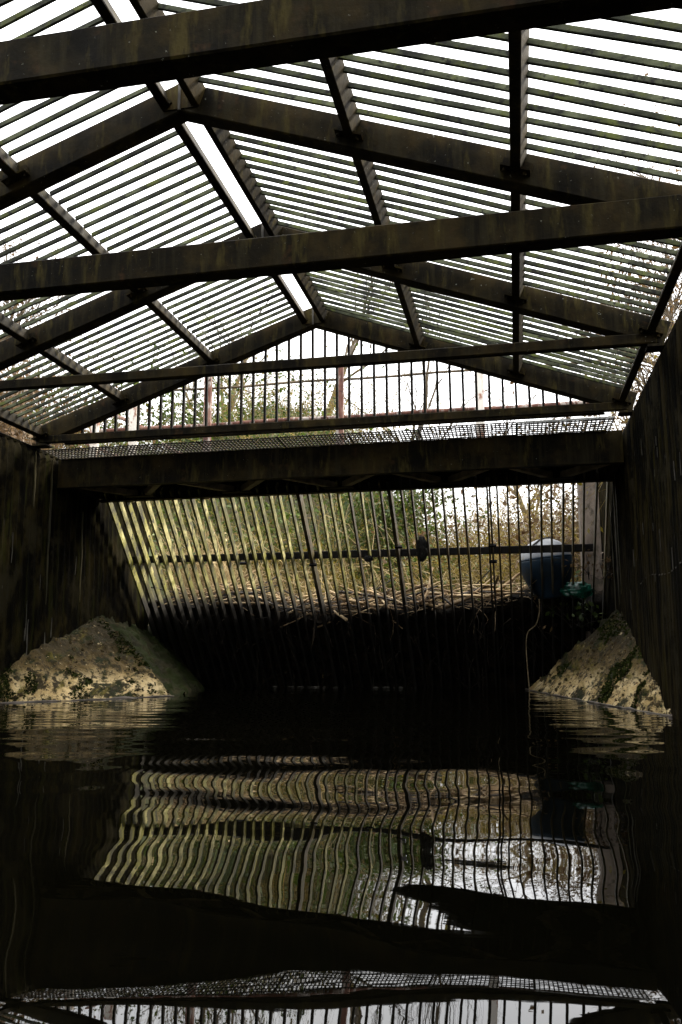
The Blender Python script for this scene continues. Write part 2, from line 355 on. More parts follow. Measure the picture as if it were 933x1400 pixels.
MT['lime'] = mat('lime_bloom', [(.3, (.02, .0175, .013)), (.7, (.075, .068, .055))], 25, (1, 1, .4), .9, bump=.4, world=True)
# algae streaks on the right wall, light from the screen opening painted into their ochre, and the pale scrape: thin crusts on the wall
MT['algae'] = mat('lit_algae_crust', [(.3, (.014, .011, .0018)), (.7, (.042, .033, .005))], 8, (1, 3, .3), .9, bump=.5, world=True)
def crust(parent, name, y, z0, z1, wd, mk, sgn, x, seed=0):
    pts = []; n = 14
    for i in range(n + 1):
        z = z0 + (z1 - z0) * i / n; wv = wd * (.35 + .9 * abs(fbm((seed, z * 5, 1.3)))) * math.sin(math.pi * (i + .15) / (n + .3)) ** .6
        c = y + .012 * fbm((seed + 5, z * 3, 0)); pts.append(((c - wv / 2, z), (c + wv / 2, z)))
    b = MB((x, y, z0)); k = 0
    for i in range(n + 1):
        for (yy, z) in pts[i]:
            for dx in ((.003, -.0012) if mk == 'lime' else (.008, -.003)): b.v.append((sgn * dx, yy - y, z - z0))
    for i in range(n):
        a = i * 4; c = a + 4
        b.f += [(a + 1, a + 3, c + 3, c + 1), (a, a + 1, c + 1, c), (a + 2, c + 2, c + 3, a + 3)]
    return b.build(name, mk, parent)
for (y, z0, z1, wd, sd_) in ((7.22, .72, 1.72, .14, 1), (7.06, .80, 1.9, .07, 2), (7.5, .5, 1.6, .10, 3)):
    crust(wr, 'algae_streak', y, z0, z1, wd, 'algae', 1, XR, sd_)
for i in range(16):
    y = random.uniform(3.9, 6.6); z = random.uniform(.75, 1.75); crust(wr, 'lime_streak', y, z - random.uniform(.04, .16), z, random.uniform(.002, .006), 'lime', 1, XR, i)
for i in range(16):
    t = i / 15 + random.uniform(-.02, .02); y = 5.98 - 1.6 * t; z = .80 + .022 * math.sin(t * 7)
    crust(wr, 'scrape_mark', y, z - random.uniform(.001, .006), z + random.uniform(.001, .005), random.uniform(.03, .09), 'lime', 1, XR, 40 + i)
for i in range(10):
    y = random.uniform(5.6, 7.0); z = random.uniform(.5, 1.5); crust(wl, 'lime_streak', y, z - random.uniform(.1, .35), z, random.uniform(.006, .016), 'lime', -1, XL, 70 + i)
for (y, z0, z1) in ((6.35, .75, 1.95), (6.9, .8, 1.6), (6.1, 1.5, 1.97)):
    crust(wl, 'algae_streak', y, z0, z1, .035, 'algae', -1, XL, y)

# ------------------------------------------------------------------ concrete corner ramps
def ramp(label, wallpts, waterpts, backpts, sgn, seed):
    """ruled from a line on the wall (top) down to the waterline (bottom), plus the facet behind its ridge"""
    root = empty('concrete_ramp', waterpts[len(waterpts) // 2], label, 'ramp')
    def resample(pts, n):
        pts = np.array(pts, float); d = np.concatenate([[0], np.cumsum(np.linalg.norm(np.diff(pts, axis=0), axis=1))]); t = np.linspace(0, d[-1], n)
        return np.stack([np.interp(t, d, pts[:, i]) for i in range(3)], -1)
    def face(a, b, name, n=150, m=110, amp=1, mk='ramp'):
        A = resample(a, n); B = resample(b, n); T = np.linspace(0, 1, m)[None, :, None]
        Pf = A[:, None, :] * (1 - T) + B[:, None, :] * T
        for i in range(n):
            for j in range(m):
                p = Pf[i, j]; t = j / (m - 1); e = min(1, 4 * (1 - t)) * min(1, t * 6 + .55)
                h = (fbm((p[0] * 5, p[1] * 5, seed)) * .022 + fbm((p[0] * 2.2, p[1] * 2.2, seed + 7)) * .014 + max(0, fbm((p[0] * 13, p[1] * 11, seed + 4)) - .10) * .034 + fbm((p[0] * 28, p[1] * 28, seed)) * .004) * e * amp
                Pf[i, j, 2] += h; Pf[i, j, 0] -= sgn * h * .5
        me = grid_mesh(name, Pf); o = link_mesh(name, me, MT[mk], root); o.location = -Vector(root.location); return o, Pf
    o, Pf = face(wallpts, waterpts, 'ramp_face')
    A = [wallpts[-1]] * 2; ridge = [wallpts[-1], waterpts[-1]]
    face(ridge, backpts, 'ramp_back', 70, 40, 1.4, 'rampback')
    # wet kerb at the waterline
    b = MB(waterpts[0]); q = resample(waterpts, 40)
    b.tube([(p[0] - sgn * .006, p[1], .002 + .006 * fbm((p[1] * 6, seed, 0))) for p in q], [.008 + .011 * fbm((p[1] * 5, seed, 2)) for p in q], 6)
    b.build('ramp_kerb', 'lip', root, True)
    # loose lumps of broken concrete and mud lying on the face
    rb = MB(waterpts[0]); nn_, mm_ = Pf.shape[:2]
    for k in range(130):
        i = random.randrange(nn_); j = int(mm_ * random.betavariate(1.3, 1.4)) % mm_; c = Vector(Pf[i, j]); r_ = random.uniform(.004, .016) * (1.5 if random.random() < .12 else 1)
        rb.tube([c + Vector((0, -r_ * .9, -r_ * .2)), c + Vector((random.uniform(-.3, .3) * r_, -r_ * .3, r_ * .5)), c + Vector((random.uniform(-.3, .3) * r_, r_ * .4, r_ * .4)), c + Vector((0, r_, -r_ * .3))], [r_ * .4, r_ * random.uniform(.7, 1), r_ * random.uniform(.7, 1), r_ * .35], 5)
    rb.build('rubble', 'rubble', root)['kind'] = 'stuff'
    # clods of moss and leaf litter caught on the face
    C = []; 
    n, m = Pf.shape[:2]
    for k in range(700):
        i = random.randrange(n); j = int(m * random.betavariate(1.6, 1.5)) % m
        if fbm((Pf[i, j, 0] * 4, Pf[i, j, 1] * 4, seed + 9)) > .02: C.append(Pf[i, j] + np.array([0, 0, .006]))
    V, Fq = leaves_np(np.array(C), .010); oo = link_mesh('leaf_litter', fast_mesh('leaf_litter', V, Fq), MT['leafbrown'], root); oo.location = -Vector(root.location); oo['kind'] = 'stuff'
    C2 = []
    for k in range(16000):
        i = random.randrange(n); j = int(m * random.betavariate(1.8, 1.7)) % m
        p = Pf[i, j]
        if fbm((p[0] * 3.0, p[1] * 2.0, seed + 2)) + .25 * fbm((p[0] * 9, p[1] * 9, seed)) > (.13 if sgn < 0 else .30): C2.append(p + np.array([0, 0, .004]) + RNG.normal(0, .004, 3))
    if C2:
        V, Fq = leaves_np(np.array(C2), .014); oo = link_mesh('moss_patch', fast_mesh('moss_patch', V, Fq), MT['moss'], root); oo.location = -Vector(root.location); oo['kind'] = 'stuff'
    return root
e = .03
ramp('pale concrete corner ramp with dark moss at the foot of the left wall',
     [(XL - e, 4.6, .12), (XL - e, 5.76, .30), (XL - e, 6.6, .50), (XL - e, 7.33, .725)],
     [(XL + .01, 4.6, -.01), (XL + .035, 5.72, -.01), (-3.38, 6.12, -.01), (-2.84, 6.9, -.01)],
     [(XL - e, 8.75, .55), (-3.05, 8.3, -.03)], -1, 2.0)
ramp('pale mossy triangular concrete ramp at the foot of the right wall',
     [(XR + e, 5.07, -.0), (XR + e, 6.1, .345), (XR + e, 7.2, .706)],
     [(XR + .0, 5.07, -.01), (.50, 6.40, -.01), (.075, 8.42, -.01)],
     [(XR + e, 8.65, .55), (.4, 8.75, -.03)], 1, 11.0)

# ------------------------------------------------------------------ roof trusses
tlabels = ['', 'nearest steel roof truss, its deep tie beam crossing the very top of the picture',
           'second steel roof truss from the viewer, deep tie beam below a tall ridge joint',
           'third steel roof truss, its thin tie bar crossing in front of the gable bars',
           'farthest steel roof truss, its thin tie bar under the gable bars']
for k in (1, 2, 3, 4):
    y = YT[k]; root = empty('roof_truss', (XC, y, 2.03), tlabels[k], 'roof truss', 'steel trusses of the bar roof')
    rd = .09; ext = 2.32
    for sgn in (-1, 1):
        # rafter: web, with thin flange lip along top and bottom
        b = MB((XC, y, ZB)); A = Vector((XC + sgn * .004, y + rd / 2, ZB + HR / 2)); B = Vector((XC + sgn * ext, y + rd / 2, ZB + HR / 2 - SL * ext))
        cs = math.cos(math.atan(SL)); hh = HR * cs
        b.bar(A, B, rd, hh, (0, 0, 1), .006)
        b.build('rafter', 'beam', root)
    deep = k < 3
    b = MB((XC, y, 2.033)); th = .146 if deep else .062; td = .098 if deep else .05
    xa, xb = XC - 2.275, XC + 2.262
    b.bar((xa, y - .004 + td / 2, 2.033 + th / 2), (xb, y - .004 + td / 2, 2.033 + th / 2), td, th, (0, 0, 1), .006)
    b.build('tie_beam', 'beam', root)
    b = MB((XC, y, ZB)); b.prism((XC, y - .007, 0), (XC, y - .001, 0), [(-.085, ZB + .01), (.085, ZB + .01), (.085, ZB + .10), (0, ZB + HR - .006), (-.085, ZB + .10)], (0, 0, 1))
    pl = b.build('ridge_plate', 'beam', root)
    b = MB((XC, y - .008, ZB)); b.bar((XC - .004, y - .010, ZB + .0), (XC - .004, y - .010, ZB + .148), .012, .008, (0, 1, 0)); b.build('weld_seam', 'lime', pl)
    for dx in (-.05, .05):
        b = MB((XC + dx, y - .007, ZB + .04)); b.tube([(XC + dx, y - .018, ZB + .045), (XC + dx, y - .004, ZB + .045)], .010, 6); b.build('bolt', 'beam', pl)
    for sgn in (-1, 1):
        x = XC + sgn * 2.27; b = MB((x, y, 2.0)); b.box((x - .06, y - .01, 2.0125), (x + .06, y + .10, 2.0285), .003); b.build('bearing_plate', 'beam', root)

# ------------------------------------------------------------------ purlins
PUR = [('left ridge purlin beside the open slot along the ridge', -1, .085), ('right ridge purlin beside the open slot along the ridge', 1, .085),
       ('upper mid-slope purlin of the left roof slope', -1, .835), ('upper mid-slope purlin of the right roof slope', 1, .815),
       ('lower mid-slope purlin of the left roof slope', -1, 1.585), ('lower mid-slope purlin on the right slope, rising straight up the picture', 1, 1.525),
       ('eaves purlin above the left wall top, mossy', -1, 2.27), ('eaves purlin above the right wall top', 1, 2.245)]
Y0R, Y1R = -.6, 6.16
PW, PH = .045, .098
cs = math.cos(math.atan(SL)); sn = math.sin(math.atan(SL))
edges = {-1: [], 1: []}
for (lab, sgn, dx) in PUR:
    xc = XC + sgn * dx; nrm = Vector((sgn * sn, 0, cs))
    zc = ztop(xc) - .004 - PH / 2 / cs
    root = empty('roof_purlin', (xc, 3.0, zc), lab + ', dark steel', 'purlin', 'steel purlins of the bar roof')
    b = MB((xc, 3.0, zc)); b.bar((xc, Y0R, zc), (xc, Y1R if dx > .2 else Y1R + .07, zc), PW, PH, nrm, .004); b.build('purlin_bar', 'beam', root)
    edges[sgn].append(dx)
    for y in YT[1:]:
        if dx < .2: continue
        low = Vector((xc, y, zc)) - nrm * (PH / 2)
        for s2 in (-1, 1):
            tv = Vector((cs, 0, -sgn * sn)) * s2; c = low + tv * (PW / 2 + .022) + nrm * .004
            b = MB(c); b.bar(c + Vector((0, -.050, 0)), c + Vector((0, .0, 0)), .042, .010, nrm, .002)
            b.bar(c + Vector((0, -.012, .0)) + nrm * .004, c + Vector((0, -.004, 0)) + nrm * .004, .040, .05, nrm, .001, (0, .022))
            cl_ = b.build('cleat', 'beam', root)
            b = MB(c); bc = c + Vector((0, -.028, 0)); b.tube([bc - nrm * .020, bc + nrm * .016], .0085, 6); b.build('bolt', 'beam', cl_)

# ------------------------------------------------------------------ roof bars
GL = {(-1, 0): 'strip of roof bars next to the ridge on the left slope', (-1, 1): 'middle strip of roof bars on the left slope', (-1, 2): 'lowest strip of roof bars above the left wall',
      (1, 0): 'strip of roof bars next to the ridge on the right slope', (1, 1): 'middle strip of roof bars on the right slope', (1, 2): 'lowest strip of roof bars above the right wall'}
for (sgn, k), lab in GL.items():
    d0, d1 = edges[sgn][k] + PW / 2 * cs - .004, edges[sgn][k + 1] - PW / 2 * cs + .004
    if k == 0: d0 -= .012
    if k == 2: d1 += .03
    x0, x1 = XC + sgn * d0, XC + sgn * d1
    xm = (x0 + x1) / 2; zoff = -.020
    root = empty('roof_grille', (xm, 3.0, ztop(xm) + zoff), lab + ', grey with lichen', 'roof bars', 'bar grilles of the roof')
    b = MB((xm, 0, ztop(xm) + zoff)); b.bar((x0, 0, ztop(x0) + zoff), (x1, 0, ztop(x1) + zoff), .0135, .0245, (0, 0, 1), .002); me = b.mesh('slat'); me.materials.append(MT['slat'])
    rows = []
    for t in range(0, 4):
        ya, yb = YT[t] + .0, YT[t + 1]
        rows += [ya + .09 + .045 * 0 + j * .0898 + .01 for j in range(14)]
    rows += [YT[0] - .09 * j for j in range(0, 14)]
    for y in rows:
        if y < -.5: continue
        o = bpy.data.objects.new('slat', me); COL.objects.link(o); o.parent = root
        o.location = (0, y - 3.0 + random.uniform(-.003, .003), random.uniform(-.003, .003)); o.rotation_euler = (random.uniform(-.06, .06), random.uniform(-.007, .007), random.uniform(-.007, .007))

# ------------------------------------------------------------------ gable bars
root = empty('gable_grille', (XC, 6.21, 2.06), 'row of upright dark bars filling the gable below the farthest truss', 'grille')
x = -3.40
while x < .56:
    zt_, zl_ = zbot(x) + .05, 2.05
    if zt_ - zl_ > .08:
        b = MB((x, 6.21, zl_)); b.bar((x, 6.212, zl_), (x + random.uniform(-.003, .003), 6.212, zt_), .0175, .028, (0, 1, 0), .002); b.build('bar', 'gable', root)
    x += .0962
b = MB((XC, 6.2, 2.06)); b.bar((-3.55, 6.212, 2.052), (.68, 6.212, 2.052), .03, .03, (0, 0, 1), .002); b.build('sill_bar', 'beam', root)

# ------------------------------------------------------------------ walkway bridge
root = empty('walkway_bridge', (XC, 6.8, 1.72), 'dark steel walkway bridge spanning the channel above the inclined bar screen', 'footbridge')
def channel_beam(yf, back, z0, z1, xa, xb):
    b = MB((XC, yf, z0)); t = .012; fl = .07 * back
    b.box((xa, min(yf, yf + t * back), z0), (xb, max(yf, yf + t * back), z1), .002)
    for (za, zb_) in ((z0 + .001, z0 + .014), (z1 - .014, z1 - .001)):
        lo, hi = sorted((yf + t * back, yf + fl)); b.box((xa, lo, za), (xb, hi, zb_), .001)
    return b
channel_beam(6.43, 1, 1.728, 1.970, XL + .004, XR - .004).build('edge_beam', 'beam', root)
channel_beam(7.22, -1, 1.735, 1.968, XL + .004, XR - .004).build('edge_beam', 'beam', root)
for i in range(8):
    xa = XL + .01 + i * (XR - XL - .02) / 8; xb = xa + (XR - XL - .02) / 8 - .006
    b = MB((xa, 6.8, 1.975)); b.box((xa, 6.46, 1.9725), (xb, 7.19, 1.979)); b.build('deck_plate', 'beam', root)
nz = 5
for i in range(nz):
    xa = XL + (XR - XL) * i / nz; xm = xa + (XR - XL) / nz * .5; xb = xa + (XR - XL) / nz
    for (p, q) in (((xa + .02, 6.52, 1.762), (xm - .05, 7.10, 1.762)), ((xm + .05, 7.10, 1.762), (xb - .02, 6.52, 1.762))):
        b = MB(p); b.bar(p, q, .052, .007, (0, 0, 1), 0); b.bar(Vector(p) + Vector((0, 0, .004)), Vector(q) + Vector((0, 0, .004)), .007, .045, (0, 0, 1), 0, (.0225, .022)); b.build('brace', 'brace', root)
    b = MB((xm, 7.1, 1.76)); b.box((xm - .13, 7.04, 1.751), (xm + .13, 7.16, 1.7575)); b.build('gusset_plate', 'beam', root)
for sx, xx in (('l', XL + .03), ('r', XR - .03)):
    b = MB((xx, 6.8, 1.85)); b.box((xx - .025, 6.50, 1.76), (xx + .025, 7.15, 1.9)); b.build('end_plate', 'beam', root)

# mesh panels lying between the farthest truss and the walkway beam
pe = [XL + .03, -3.02, -2.38, -1.74, -1.19, -.655, .058, .735]
plab = ['leftmost mesh panel in front of the walkway, against the left wall', 'second mesh panel from the left wall, in front of the walkway', 'third mesh panel from the left wall, in front of the walkway',
        'mesh panel in front of the walkway, left of the middle rusty railing post', 'ragged-edged mesh panel in front of the walkway, below the middle rusty post', 'square mesh panel with pale end frames, third railing post behind it', 'rightmost mesh panel in front of the walkway, pale top frame']
for i in range(7):
    xa, xb = pe[i] + .004, pe[i + 1] - .004; zn, zf = 1.985, 1.972; yn, yf = 6.175 - .06, 6.425
    root = empty('mesh_panel', ((xa + xb) / 2, 6.3, 1.98), plab[i], 'mesh panel', 'mesh panels beside the walkway')
    b = MB((xa, 6.3, 1.98)); step = .0285
    def P_(x, y): return (x, y, zn + (zf - zn) * (y - yn) / (yf - yn))
    nx = int((xb - xa) / step)
    for j in range(nx + 1):
        x = xa + (xb - xa) * j / nx; jag = random.uniform(0, .035) if i in (0, 1, 2, 3, 4) else 0
        b.bar(P_(x + random.uniform(-.002, .002), yn + jag), P_(x, yf), .0085, .007)
    for j in range(7):
        y = yn + (yf - yn) * j / 6
        if j == 0 and i < 5: continue
        pts = [P_(xa + (xb - xa) * t / 6, y + random.uniform(-.004, .004)) for t in range(7)]
        for t in range(6): b.bar(pts[t], pts[t + 1], .014, .007, (0, 0, 1), 0, (0, .004))
    o = b.build('mesh_wires', 'mesh', root); o['kind'] = 'stuff'
    if i >= 5:
        for x in (xa, xb):
            b = MB((x, yn, zn)); b.bar(P_(x, yn), P_(x, yf), .009, .012, (0, 0, 1), .001); b.build('frame_bar', 'frame', root)
        if i == 6: b = MB((xa, yn, zn)); b.bar(P_(xa, yn - .006), P_(xb, yn - .006), .012, .014, (0, 0, 1), .001); b.build('frame_bar', 'frame', root)

# ------------------------------------------------------------------ railing on the far side of the walkway
root = empty('railing', (XC, 7.3, 1.97), 'rusty red tube railing on the far side of the walkway', 'railing')
for (x, top, mk, lab) in ((-3.98 + .13, 2.62, 'palepaint', 'pale flaking post beside the left wall'), (-3.46, 2.72, 'palepaint', 'pale post with flaking paint'), (-2.725, 2.90, 'rust', 'rusty red post'), (-1.475, 2.93, 'rust', 'rusty red post with flaked patches'), (-.238, 2.78, 'palepaint', 'post pale at the top and rusty at the foot')):
    b = MB((x, 7.27, 1.98)); b.bar((x, 7.262, 1.74), (x, 7.262, top), .066 if mk == 'rust' else .075, .05, (0, 1, 0), .006); o = b.build('post', mk, root); o['label'] = lab
    b = MB((x, 7.27, 2.0)); b.bar((x, 7.232, 2.0), (x, 7.232, 2.16), .07, .012, (0, 1, 0), .002); b.build('post_shoe', 'rust', o)
for z, xa, xb in ((2.445, XL - .1, .8), (2.80, -3.45, .8)):
    pts = [(xa + (xb - xa) * t / 12, 7.30 if z < 2.6 else 7.31, z + .006 * math.sin(t * 1.7)) for t in range(13)]
    b = MB(pts[0]); b.tube(pts, .019 if z < 2.6 else .012, 8); b.build('rail', 'rust' if z < 2.6 else 'twigbrown', root, True)
for (a, c) in (((-3.72, 7.33, 2.62), (-3.20, 7.33, 2.37)), ((-4.0, 7.33, 2.36), (-3.5, 7.33, 2.12)), ((-3.2, 7.34, 2.30), (-2.86, 7.34, 2.10))):
    b = MB(a); b.tube([a, c], .018, 8); b.build('brace', 'rust', root, True)

# ------------------------------------------------------------------ inclined bar screen
KS = 9.4419                                        # plane 1.07 y + z = KS
NS = Vector((0, 1.07, 1)).normalized()
def yscr(z): return (KS - z) / 1.07
root = empty('bar_screen', (XC, yscr(.9), .9), 'inclined trash screen of upright flat bars across the channel, algae-stained at the left', 'bar screen')
bars = {}
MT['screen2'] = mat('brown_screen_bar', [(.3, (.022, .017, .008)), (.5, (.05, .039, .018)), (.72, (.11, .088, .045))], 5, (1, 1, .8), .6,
                    layers=[(6, (1, 1, 1), .56, .68, (.055, .048, .008)), (14, (1, 1, 1), .60, .70, (.075, .038, .016))], bump=.4, bscale=70, rand=.3, zlayers=((1.05, .84, .16, (.008, .0064, .004)),))  # lower part again darkened by painted shade
def sbar(wd, dp, mk='screen'):
    key = (wd, dp, mk)
    if key not in bars:
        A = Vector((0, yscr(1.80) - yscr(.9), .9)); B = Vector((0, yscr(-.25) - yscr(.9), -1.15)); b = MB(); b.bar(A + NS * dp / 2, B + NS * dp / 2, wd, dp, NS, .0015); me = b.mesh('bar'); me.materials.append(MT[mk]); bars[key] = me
    return bars[key]
x = -3.66; i = 0
while x < .80:
    thick = i in (29, 20)
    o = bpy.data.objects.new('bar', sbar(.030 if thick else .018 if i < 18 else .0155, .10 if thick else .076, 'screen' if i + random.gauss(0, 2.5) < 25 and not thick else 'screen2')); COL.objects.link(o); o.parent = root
    o.location = (x - XC + random.uniform(-.004, .004), 0, random.uniform(-.004, .004)); o.rotation_euler = (0, random.uniform(-.004, .004), random.uniform(-.012, .012))
    if thick: o['label'] = 'thicker dark bar'
    x += .0908; i += 1
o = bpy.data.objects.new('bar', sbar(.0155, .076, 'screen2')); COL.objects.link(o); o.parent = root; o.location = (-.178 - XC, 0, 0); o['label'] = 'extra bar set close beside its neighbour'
zr = 1.185; b = MB((XC, yscr(zr), zr)); c = Vector((0, yscr(zr), zr)) + NS * .11
b.bar((XL + .01, c.y, c.z), (.70, c.y, c.z), .05, .066, (0, 0, 1), .004); b.build('cross_rail', 'rail', root)
for x, zz in ((-1.01, 1.30), (-.178, 1.29), (-.18, 1.16), (-1.83, 1.17), (-2.5, 1.2)):
    c = Vector((x, yscr(zz), zz)); b = MB(c); b.bar(c - NS * .012 - Vector((.035, 0, 0)), c - NS * .012 + Vector((.035, 0, 0)), .02, .03, NS, .003); b.build('clamp', 'rail', root)

# concrete pillar beyond the screen at the right
b = MB((.75, 8.5, .6)); nP = 16
for z0, z1 in ((.4, 2.15),): b.bar((.79, 8.62, z0), (.79, 8.62, z1), .28, .26, (0, 1, 0), .015)
tag(b.build('concrete_pillar', 'pillar'), 'pale rough concrete pillar behind the right end of the bar screen', 'pillar')

# ------------------------------------------------------------------ debris heap behind the screen
prof = [(9.08, -.3), (8.82, .12), (8.58, .38), (8.36, .62), (8.24, .76), (8.36, .84), (8.7, .82), (9.2, .78), (9.9, .74), (11.2, .70)]
pr = np.array(prof); dd = np.concatenate([[0], np.cumsum(np.linalg.norm(np.diff(pr, axis=0), axis=1))]); tt = np.linspace(0, dd[-1], 90)
PY = np.interp(tt, dd, pr[:, 0]); PZ = np.interp(tt, dd, pr[:, 1])
DX = np.linspace(XL + .01, XR - .01, 170); P = np.zeros((170, 90, 3))
def dtop(x): return .05 * math.sin(x * 1.7 + 1) + .03 * math.sin(x * 4.1) + .04 * (x < -2.4) + .07 * math.exp(-((x - .35) / .35) ** 2)
for i, x in enumerate(DX):
    for j in range(90):
        n = fbm((x * 5, PY[j] * 5, PZ[j] * 5), 5) * .085; P[i, j] = (x, PY[j] + abs(n) * .8, PZ[j] + n * 1.1 + dtop(x) * min(1, max(0, PZ[j] / .8)))
tag(link_mesh('debris_heap', grid_mesh('debris_heap', P), MT['debris']), 'dark sodden heap of flood debris piled behind the bar screen', 'debris', None, 'stuff')
def hz(x, y):
    return np.interp(y, [8.24, 8.36, 8.7, 9.2, 9.9, 11.2], [.76, .84, .82, .78, .74, .70]) + dtop(x)
def stick(x, y, z, ln, rad, yaw, pit, mk, seg=7):
    d = Vector((math.cos(yaw) * math.cos(pit), math.sin(yaw) * math.cos(pit), math.sin(pit))); p = Vector((x, y, z)) - d * ln / 2; pts = [p.copy()]
    for _ in range(seg - 1):
        d = (d + Vector((random.gauss(0, .10), random.gauss(0, .10), random.gauss(0, .07)))).normalized(); p = p + d * ln / (seg - 1); pts.append(p.copy())
    b = MB(pts[0]); b.tube(pts, rad, 5, .5); return b
ZN = [(-3.2, "at the heap's far left end"), (-2.9, 'near the left end of the heap'), (-2.6, 'beside the pale reeds, on the heap'), (-2.3, 'on the left part of the heap'), (-2.0, 'on the heap left of middle'), (-1.75, 'at the middle of the heap'), (-1.5, 'on the heap below the small rag'),
      (-1.2, 'just left of the thick bar'), (-.95, 'behind the thick bar'), (-.7, 'below the black rag'), (-.4, 'just right of the black rag'), (-.1, 'beside the doubled bar'), (9, 'next to the float')]
for i in range(130):
    x = random.uniform(XL + .3, .1); y = random.uniform(8.20, 8.60); ln = random.uniform(.22, .85); yaw = random.gauss(0, .5) if random.random() < .7 else random.uniform(0, 3.1)
    x = min(max(x, XL + ln / 2 + .05), .2 - ln / 2); rad = random.uniform(.006, .018) * (1.2 if x > -1.2 else 1); pit = random.gauss(.05, .26)
    b = stick(x, y, hz(x, y) + .03 + random.uniform(0, .11 if x > -1.4 else .07), ln, rad, yaw, pit, 'stick')
    pale = random.random() < .75
    o = b.build('stick', 'stick' if pale else 'stickdark', None, True)
    sz = ('thick ' if rad > .012 else 'thin ') + ('long' if ln > .6 else 'short' if ln < .36 else 'middling')
    ori = 'end-on to the viewer' if .9 < yaw % math.pi < 2.2 else 'rising to the right' if pit > .15 else 'falling to the right' if pit < -.12 else 'lying level'
    tag(o, f"{sz} {'bleached' if pale else 'dark'} stick {ori} " + next(t for q, t in ZN if x < q), 'stick', 'driftwood sticks on the debris heap')
# thicker pieces one can pick out
for (x, y, ln, rad, yaw, pit, lab) in ((-.32, 8.30, .75, .026, .25, .22, 'thick brown branch slanting up to the pale float on the debris heap'), (-.10, 8.27, .40, .020, -.1, .02, 'thick reddish branch stub in front of the float'),
                                     (-1.0, 8.5, 1.1, .02, .1, .02, 'long bleached branch lying level on the middle of the heap'), (-2.2, 8.45, .9, .018, -.12, .05, 'long pale branch lying on the left half of the heap')):
    tag(stick(x, y, hz(x, y) + .06, ln, rad, yaw, pit, 'stick', 9).build('branch', 'stick', None, True), lab, 'branch')
n = 1500; ox = RNG.uniform(XL + .25, .25, n); oy = 8.24 + RNG.beta(1, 2.5, n) * 2.6; org = np.stack([ox, oy, [hz(a, c) + .01 for a, c in zip(ox, oy)]], -1)
dr = np.stack([RNG.normal(0, 1, n), RNG.normal(0, .5, n), RNG.normal(.15, .28, n)], -1); Pt, R = twigs(n, org, dr, .34, .0048, .5, .2, 5); Pt[:, :, 0] = np.clip(Pt[:, :, 0], XL + .05, XR - .05)
V, Fq = tubes_np(Pt, R); tag(link_mesh('driftwood_twigs', fast_mesh('driftwood_twigs', V, Fq), MT['stick']), 'mat of small broken twigs covering the debris heap', 'twigs', None, 'stuff')
n = 160; ox = RNG.uniform(XL + .25, .6, n); zz = RNG.uniform(.1, .75, n); org = np.stack([ox, (KS - zz) / 1.07 + .09, zz], -1)
dr = np.stack([RNG.normal(0, .5, n), RNG.normal(-.2, .2, n), RNG.normal(-.6, .4, n)], -1); Pt, R = twigs(n, org, dr, .3, .004, .5, .6, 5); Pt[:, :, 0] = np.clip(Pt[:, :, 0], XL + .05, XR - .05)
V, Fq = tubes_np(Pt, R); tag(link_mesh('hanging_roots', fast_mesh('hanging_roots', V, Fq), MT['stickdark']), 'wet roots and stems hanging out through the lower bars', 'roots', None, 'stuff')
# a pale torn strip hanging in the dark below the heap
b = MB((-1.9, 8.2, .75)); b.tube([(-1.905, 8.12, .76), (-1.90, 8.13, .68), (-1.915, 8.14, .60), (-1.925, 8.15, .50), (-1.95, 8.16, .40)], [.008, .012, .008, .010, .003], 5)
tag(b.build('torn_strip', 'stickdark'), 'pale torn strip hanging from the bars above the black water', 'debris')

# ------------------------------------------------------------------ drum, bag, rags, rope
dc = Vector((.330, 8.15, .82)); root = empty('plastic_float', dc, 'egg-shaped plastic float, pale grey top and dark blue base, behind the bar screen', 'float')
def lathe(prof_, n=40, origin=(0, 0, 0)):
    b = MB(origin); m = len(prof_)
    for (r_, z) in prof_:
        for q in range(n): t = 2 * math.pi * q / n; b.v.append((r_ * math.cos(t), r_ * math.sin(t), z))
    for i in range(m - 1):
        for q in range(n): j = (q + 1) % n; b.f.append((i * n + q, i * n + j, (i + 1) * n + j, (i + 1) * n + q))
    b.f.append(tuple(reversed(range(n)))); b.f.append(tuple((m - 1) * n + q for q in range(n)))
    return b
Zd = .36
def egg(z):                                              # radius of the egg-shaped float at height z
    if z > .33: return .237 * math.sqrt(max(0, 1 - ((z - .33) / .205) ** 2))
    return .115 + .122 * math.sin(math.pi / 2 * (z - .02) / .31)
lathe([(egg(z), z) for z in np.linspace(.02, .36, 16)], origin=dc).build('float_base', 'barrelb', root, True)
lathe([(egg(z), z) for z in np.concatenate([np.linspace(.3605, .45, 7), np.linspace(.46, .534, 12)])], origin=dc).build('float_top', 'barrel', root, True)
lathe([(egg(.352) + .0005, .352), (egg(.356) + .003, .356), (egg(.364) + .003, .364), (egg(.368) + .0005, .368)], origin=dc).build('seam', 'barrelb', root, True)
b = MB(); b.tube([(.20 * math.cos(t) * .9, -.02 - .12 * math.sin(2 * t) * 0 + .0, .50 - .02 * math.cos(t)) for t in ()] or [(-.10, -.17, .475), (-.03, -.10, .522), (.05, -.04, .535), (.09, .03, .532)], .008, 6); b.o = Vector((0, 0, 0)); 
o = link_mesh('float_strap', b.mesh('float_strap'), MT['rag'], root)
b = MB(); b.tube([(-.185, -.06, .13), (-.13, -.16, .17), (-.02, -.215, .23), (.08, -.218, .29)], .003, 5); link_mesh('float_cord', b.mesh('float_cord'), MT['rope'], root)
root.rotation_euler = (.04, -.10, 0); root.scale = (1.03, 1.03, 1.08)
